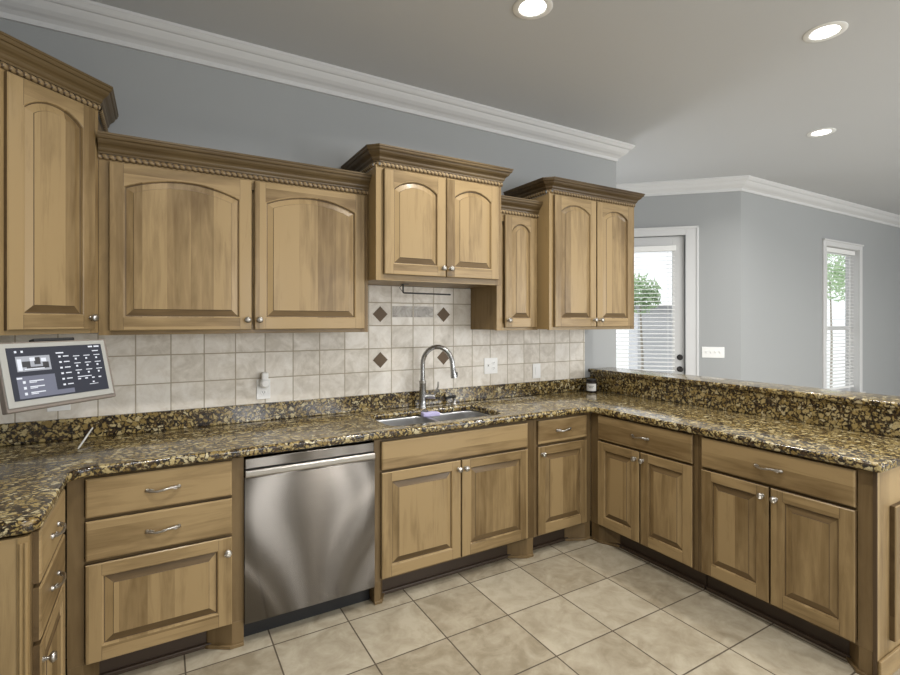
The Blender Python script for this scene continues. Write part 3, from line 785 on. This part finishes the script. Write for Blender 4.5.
bm = bmesh.new(); tube(bm, [(0, 0, .075), hv * .03 + Vector((0, 0, .075)), hv * .085 + Vector((0, 0, .075))], [.019, .019, .017], 16); link('handle_hub', bm, CHROME, t, True)
bm = bmesh.new(); b0 = hv * .075 + Vector((0, 0, .08)); tube(bm, [b0, b0 + hv * .012 + Vector((0, 0, .03)), b0 + hv * .028 + Vector((0, 0, .06)), b0 + hv * .03 + Vector((0, 0, .095))], [.008, .0065, .006, .0055], 10); link('lever', bm, NICKEL, t, True)
bm = bmesh.new(); lathe(bm, [(0, .0), (.003, 0), (.003, .001), (0, .001)], (dirv.x * .0, -.0232, .03), (0, -1, 0), 10); link('indicator', bm, BLACK, t)

sx, sy = 1.765, 2.962
t = thing('soap_dispenser', 'dark and chrome soap dispenser pump behind the right sink bowl', 'soap dispenser', (sx, sy, .914))
bm = bmesh.new(); lathe(bm, [(0, 0), (.022, 0), (.022, .005), (.015, .01), (.012, .02), (.011, .045), (.014, .05), (.014, .062), (0, .064)], (0, 0, 0), (0, 0, 1), 18); link('pump_base', bm, NICKEL, t, True)
bm = bmesh.new(); tube(bm, [(0.01, 0, .056), (-.05, -.02, .058), (-.09, -.035, .054)], [.011, .010, .009], 12); link('nozzle', bm, BLACK, t, True)

SP = NT('lavender_sponge'); vn = SP.noise(SP.coords(), 220, 3); SP.set(Base_Color=(.50, .47, .72), Roughness=.9); SP.bump(vn, .6, .002)
bm = bmesh.new(); box(bm, -.058, .058, -.027, .027, 0, .026); bmesh.ops.subdivide_edges(bm, edges=bm.edges[:], cuts=2, use_grid_fill=True)
for v_ in bm.verts:
    v_.co.z += .002 * math.sin(v_.co.x * 70) if v_.co.z > .02 else 0
o = link('sponge', bm, SP.m, None, True, bevel=.005); o.location = (SXM + .03, 2.853, .8750); o.rotation_euler = (0, 0, R(-6))
tag(o, 'lavender sponge lying on the sink divider in front of the faucet', 'sponge')

# ------------------------------------------------------------------ candle jar
JG = plain('dark_jar_glass', (.02, .015, .013), .08); LAB = plain('white_paper_label', (.7, .7, .68), .6)
t = thing('candle_jar', 'small dark candle jar with white label in the countertop corner', 'jar', (3.04, 2.915, .9145), R(-40))
bm = bmesh.new(); lathe(bm, [(0, 0), (.04, 0), (.044, .004), (.044, .078), (.04, .086), (.036, .088), (0, .088)], (0, 0, 0), (0, 0, 1), 28); link('jar', bm, JG, t, True)
bm = bmesh.new(); lathe(bm, [(0, .088), (.04, .088), (.041, .092), (.041, .104), (.038, .106), (0, .106)], (0, 0, 0), (0, 0, 1), 28); link('lid', bm, BLACK, t, True)
bm = bmesh.new(); n = 10; g = []
for i in range(n + 1):
    a = R(-150 + 110 * i / n); g.append([bm.verts.new((math.cos(a) * .0446, math.sin(a) * .0446, z)) for z in (.014, .072)] + [bm.verts.new((math.cos(a) * .0441, math.sin(a) * .0441, z)) for z in (.072, .014)])
for a, b in zip(g, g[1:]):
    for k in range(4): bm.faces.new((a[k], a[(k + 1) % 4], b[(k + 1) % 4], b[k]))
lb = link('label', bm, LAB, t, True)
bm = bmesh.new()
for z, a0, a1 in ((.05, -130, -70), (.038, -120, -80)):
    for i in range(6):
        aa, ab = R(a0 + (a1 - a0) * i / 6), R(a0 + (a1 - a0) * (i + .7) / 6)
        p = [(math.cos(x) * .0449, math.sin(x) * .0449) for x in (aa, ab)]
        bm.faces.new([bm.verts.new((p[0][0], p[0][1], z)), bm.verts.new((p[1][0], p[1][1], z)), bm.verts.new((p[1][0], p[1][1], z + .005)), bm.verts.new((p[0][0], p[0][1], z + .005))])
link('lettering', bm, BLACK, lb)

# ------------------------------------------------------------------ outlets and switches
def wallplate(name, label, cat, M, w, h, kinds):
    t = thing(name, label, cat); t.matrix_world = M
    bm = bmesh.new(); box(bm, -w / 2, w / 2, -.006, 0, -h / 2, h / 2); link('cover_plate', bm, WHITEP, t, bevel=.002)
    n = len(kinds); pit = .046
    for i, k in enumerate(kinds):
        x = (i - (n - 1) / 2) * pit
        if k == 'rocker':
            bm = bmesh.new(); box(bm, x - .016, x + .016, -.0085, -.0055, -.033, .033); link('rocker', bm, WHITEP, t, bevel=.001)
        elif k == 'toggle':
            bm = bmesh.new(); box(bm, x - .005, x + .005, -.0175, -.0055, -.002, .012); box(bm, x - .007, x + .007, -.0068, -.0055, -.013, .013); link('toggle', bm, WHITEP, t, bevel=.001)
        else:
            for s in (-1, 1):
                bm = bmesh.new(); lathe(bm, [(0, .008), (.016, .008), (.017, .0055), (0, .0055)], (x, 0, s * .02), (0, -1, 0), 20); r = link('receptacle', bm, WHITEP, t, True)
                bm = bmesh.new()
                for q in (-.006, .006): box(bm, x + q - .001, x + q + .001, -.0086, -.0075, s * .02 - .002, s * .02 + .007)
                lathe(bm, [(0, .0086), (.002, .0086), (.002, .0075), (0, .0075)], (x, 0, s * .02 - .008), (0, -1, 0), 8); link('slots', bm, BLACK, r)
    return t
YT = YW - .0092
wallplate('wall_outlet', 'white outlet with a plugged-in device, on the tiles left of the sink', 'outlet', Matrix.Translation((.519, YT, 1.098)), .076, .116, ['duplex'])
wallplate('wall_outlet', 'white wide outlet plate with switch, on the tiles just right of the faucet', 'outlet', Matrix.Translation((2.129, YT, 1.160)), .12, .118, ['toggle', 'duplex'])
wallplate('wall_switch', 'white single switch plate on the tiles below the rightmost cabinet', 'switch', Matrix.Translation((2.569, YT, 1.100)), .078, .118, ['rocker'])
wallplate('wall_outlet', 'white outlet peeking out below the mounted screen', 'outlet', Matrix.Translation((-.425, YT, 1.116)), .09, .118, ['duplex'])
wallplate('wall_switch', 'white four-gang switch plate on the grey wall beside the nook door', 'switch', M45 @ Matrix.Translation((-.273, 0, 1.15)), .225, .118, ['toggle'] * 4)
t = thing('air_freshener', 'white plug-in air freshener in the outlet left of the sink', 'air freshener', (.522, YT - .0088, 1.1))
bm = bmesh.new(); lathe(bm, [(0, 0), (.026, 0), (.03, .01), (.028, .035), (.018, .045), (0, .046)], (0, 0, .035), (0, -1, 0), 20); link('body', bm, WHITEP, t, True)
bm = bmesh.new(); box(bm, -.018, .018, -.04, -.001, .05, .098); link('bottle', bm, WHITEP, t, bevel=.008)

# ------------------------------------------------------------------ towel bar under the cabinet
t = thing('towel_holder', 'thin black towel holder bar under the cabinet above the sink', 'towel holder', (1.323, 2.85, 1.7275))
bm = bmesh.new(); box(bm, -.008, .03, -.02, .02, -.003, 0); link('mounting_plate', bm, BLACK, t)
bm = bmesh.new(); tube(bm, [(0, 0, -.002), (0, 0, -.035), (0, 0, -.052), (.006, 0, -.056), (.17, 0, -.057), (.345, 0, -.058)], .0052, 10); link('rod', bm, BLACK, t, True)
bm = bmesh.new(); tube(bm, [(0, .01, -.002), (0, .055, -.02), (.03, .06, -.052), (.33, .06, -.055)], .0022, 8); link('guard_wire', bm, BLACK, t, True)

# ------------------------------------------------------------------ hanging screen
TVW, TVH = .405, .245
tl_ = Vector((-.202, 2.522)); c0 = tl_ - Vector((s2, s2)) * (TVW / 2)
M = Matrix.Translation((c0.x, c0.y, 1.418)) @ Matrix.Rotation(c45, 4, 'Z') @ Matrix.Rotation(R(-14), 4, 'X')
tv = thing('tablet_screen', 'tilted tablet screen in a pale frame hanging below the corner cabinet', 'screen'); tv.matrix_world = M
TAUPE = plain('taupe_case', (.20, .17, .145), .5); BEZ = plain('silver_bezel', (.36, .36, .335), .45)
bm = bmesh.new(); box(bm, -TVW / 2, TVW / 2, -.006, .022, -TVH, 0); link('case', bm, TAUPE, tv, bevel=.004)
bm = bmesh.new(); box(bm, -TVW / 2 + .003, TVW / 2 - .013, -.011, -.0062, -TVH + .014, -.006); link('bezel', bm, BEZ, tv, bevel=.002)
sx0, sx1, sz0, sz1 = -TVW / 2 + .024, TVW / 2 - .032, -TVH + .036, -.022
SC = NT('dark_screen'); 
spx = SC.n('SeparateXYZ'); SC.l(SC.coords(), spx.inputs[0])
SC.set(Base_Color=(.01, .01, .012), Roughness=.3, Specular_IOR_Level=.15, Emission_Color=(.035, .038, .05), Emission_Strength=1.0)
bm = bmesh.new(); box(bm, sx0, sx1, -.0125, -.0112, sz0, sz1); scn = link('display', bm, SC.m, tv)
Wd, Hd = sx1 - sx0, sz1 - sz0
def ui(name, rects, mat, dy=.0003):
    bm = bmesh.new()
    for a, b, c, d in rects: box(bm, sx0 + a * Wd, sx0 + b * Wd, -.0125 - dy, -.0125, sz1 - d * Hd, sz1 - c * Hd)
    link(name, bm, mat, scn)
UW = emis('screen_white', (.85, .88, .95), .9); UG = emis('screen_panel', (.15, .16, .22), .9); UP = emis('screen_photo', (.45, .47, .52), .8); UM = emis('screen_dim', (.5, .52, .6), .8); UK = emis('screen_black', (.02, .02, .025), 1)
ui('panels', [(.05, .42, .55, .97), (.42, .60, .88, .97)], UG)
ui('photo', [(.07, .40, .17, .46)], UP)
ui('photo_detail', [(.12, .2, .27, .38), (.24, .3, .2, .34), (.32, .38, .3, .42), (.16, .36, .38, .41)], UK, .0006)
ui('photo_light', [(.08, .12, .22, .44), (.2, .25, .2, .27), (.14, .33, .41, .43), (.31, .36, .22, .29)], UW, .0007)
hd_ = [(.07, .09, .06, .1), (.13, .15, .06, .1), (.84, .89, .03, .06), (.91, .97, .03, .06), (.88, .95, .13, .15)]
mn_ = [(.47, .55, .13, .155)]; ls_ = [(.05, .1, .57, .6)]; tx = []
for i in range(6): zz = .2 + i * .115; mn_.append((.49, .515, zz, zz + .035)); mn_.append((.54, .60, zz + .005, zz + .025))
for i in range(3): zz = .64 + i * .11; ls_.append((.10, .125, zz, zz + .05)); ls_.append((.16, .30, zz, zz + .02)); ls_.append((.16, .23, zz + .03, zz + .045))
for c_ in range(3):
    for r_ in range(3): x_ = .65 + c_ * .12; zz = .22 + r_ * .15; tx.append((x_, x_ + .07, zz, zz + .015)); tx.append((x_ + .015, x_ + .035, zz + .05, zz + .085))
for c_ in range(4): tx.append((.66 + c_ * .08, .69 + c_ * .08, .70, .725))
tx += [(.66, .82, .66, .675), (.82, .84, .79, .82), (.78, .88, .84, .85)]
ui('status_text', hd_, UW, .0009); ui('menu_text', mn_, UW, .0009); ui('list_text', ls_, UW, .0009); ui('tile_text', tx, UW, .0009)
bm = bmesh.new(); box(bm, -.075, .075, -.004, .024, .0, .012); link('hinge_mount', bm, BLACK, tv, bevel=.003)

# ------------------------------------------------------------------ white stylus leaning on the splash
bm = bmesh.new(); pa, pb = Vector((-.319, 2.772, .9190)), Vector((-.290, 3.026, .963)); tube(bm, [pa, pa.lerp(pb, .08), pa.lerp(pb, .92), pb], [.002, .004, .004, .003], 10)  # slim tapered white tube resting against the granite strip
tag(link('stylus', bm, WHITEP, None, True), 'thin white stylus leaning against the low granite backsplash under the screen', 'stylus')

# ------------------------------------------------------------------ recessed ceiling lights
def can(x, y, label, visible=True):
    t = thing('recessed_light', label, 'ceiling light', (x, y, ZC), 0, 'recessed ceiling lights')
    bm = bmesh.new(); lathe(bm, [(.066, -.001), (.07, .004), (.092, .005), (.098, .002), (.098, -.0005), (.066, -.0005)], (0, 0, 0), (0, 0, -1), 36); link('trim_ring', bm, WHITEP, t, True)
    bm = bmesh.new(); lathe(bm, [(0, .0035), (.05, .0035), (.064, .0015), (.064, -.0002), (0, -.0002)], (0, 0, 0), (0, 0, -1), 36); link('lens', bm, LAMP, t, True)
    l = bpy.data.lights.new('lamp', 'AREA'); l.shape = 'DISK'; l.size = .12; l.energy = CAN_POWER; l.color = CAN_COLOR; l.spread = R(150)
    o = bpy.data.objects.new('lamp', l); COL.objects.link(o); o.parent = t; o.location = (0, 0, -.012)
can(1.585, 1.905, 'round recessed ceiling light nearest the sink wall, at the top centre')
can(3.071, 1.279, 'round recessed ceiling light, the nearer of the two over the peninsula side')
can(4.68, 1.975, 'small round recessed ceiling light, farthest toward the window wall')
for i, (x, y) in enumerate(((.1, 1.35), (1.57, -.1), (3.07, -.7), (.1, -1.6), (6.4, .6), (4.7, -.6), (8.4, .3))):
    can(x, y, 'round recessed ceiling light behind or beside the camera, outside the picture')
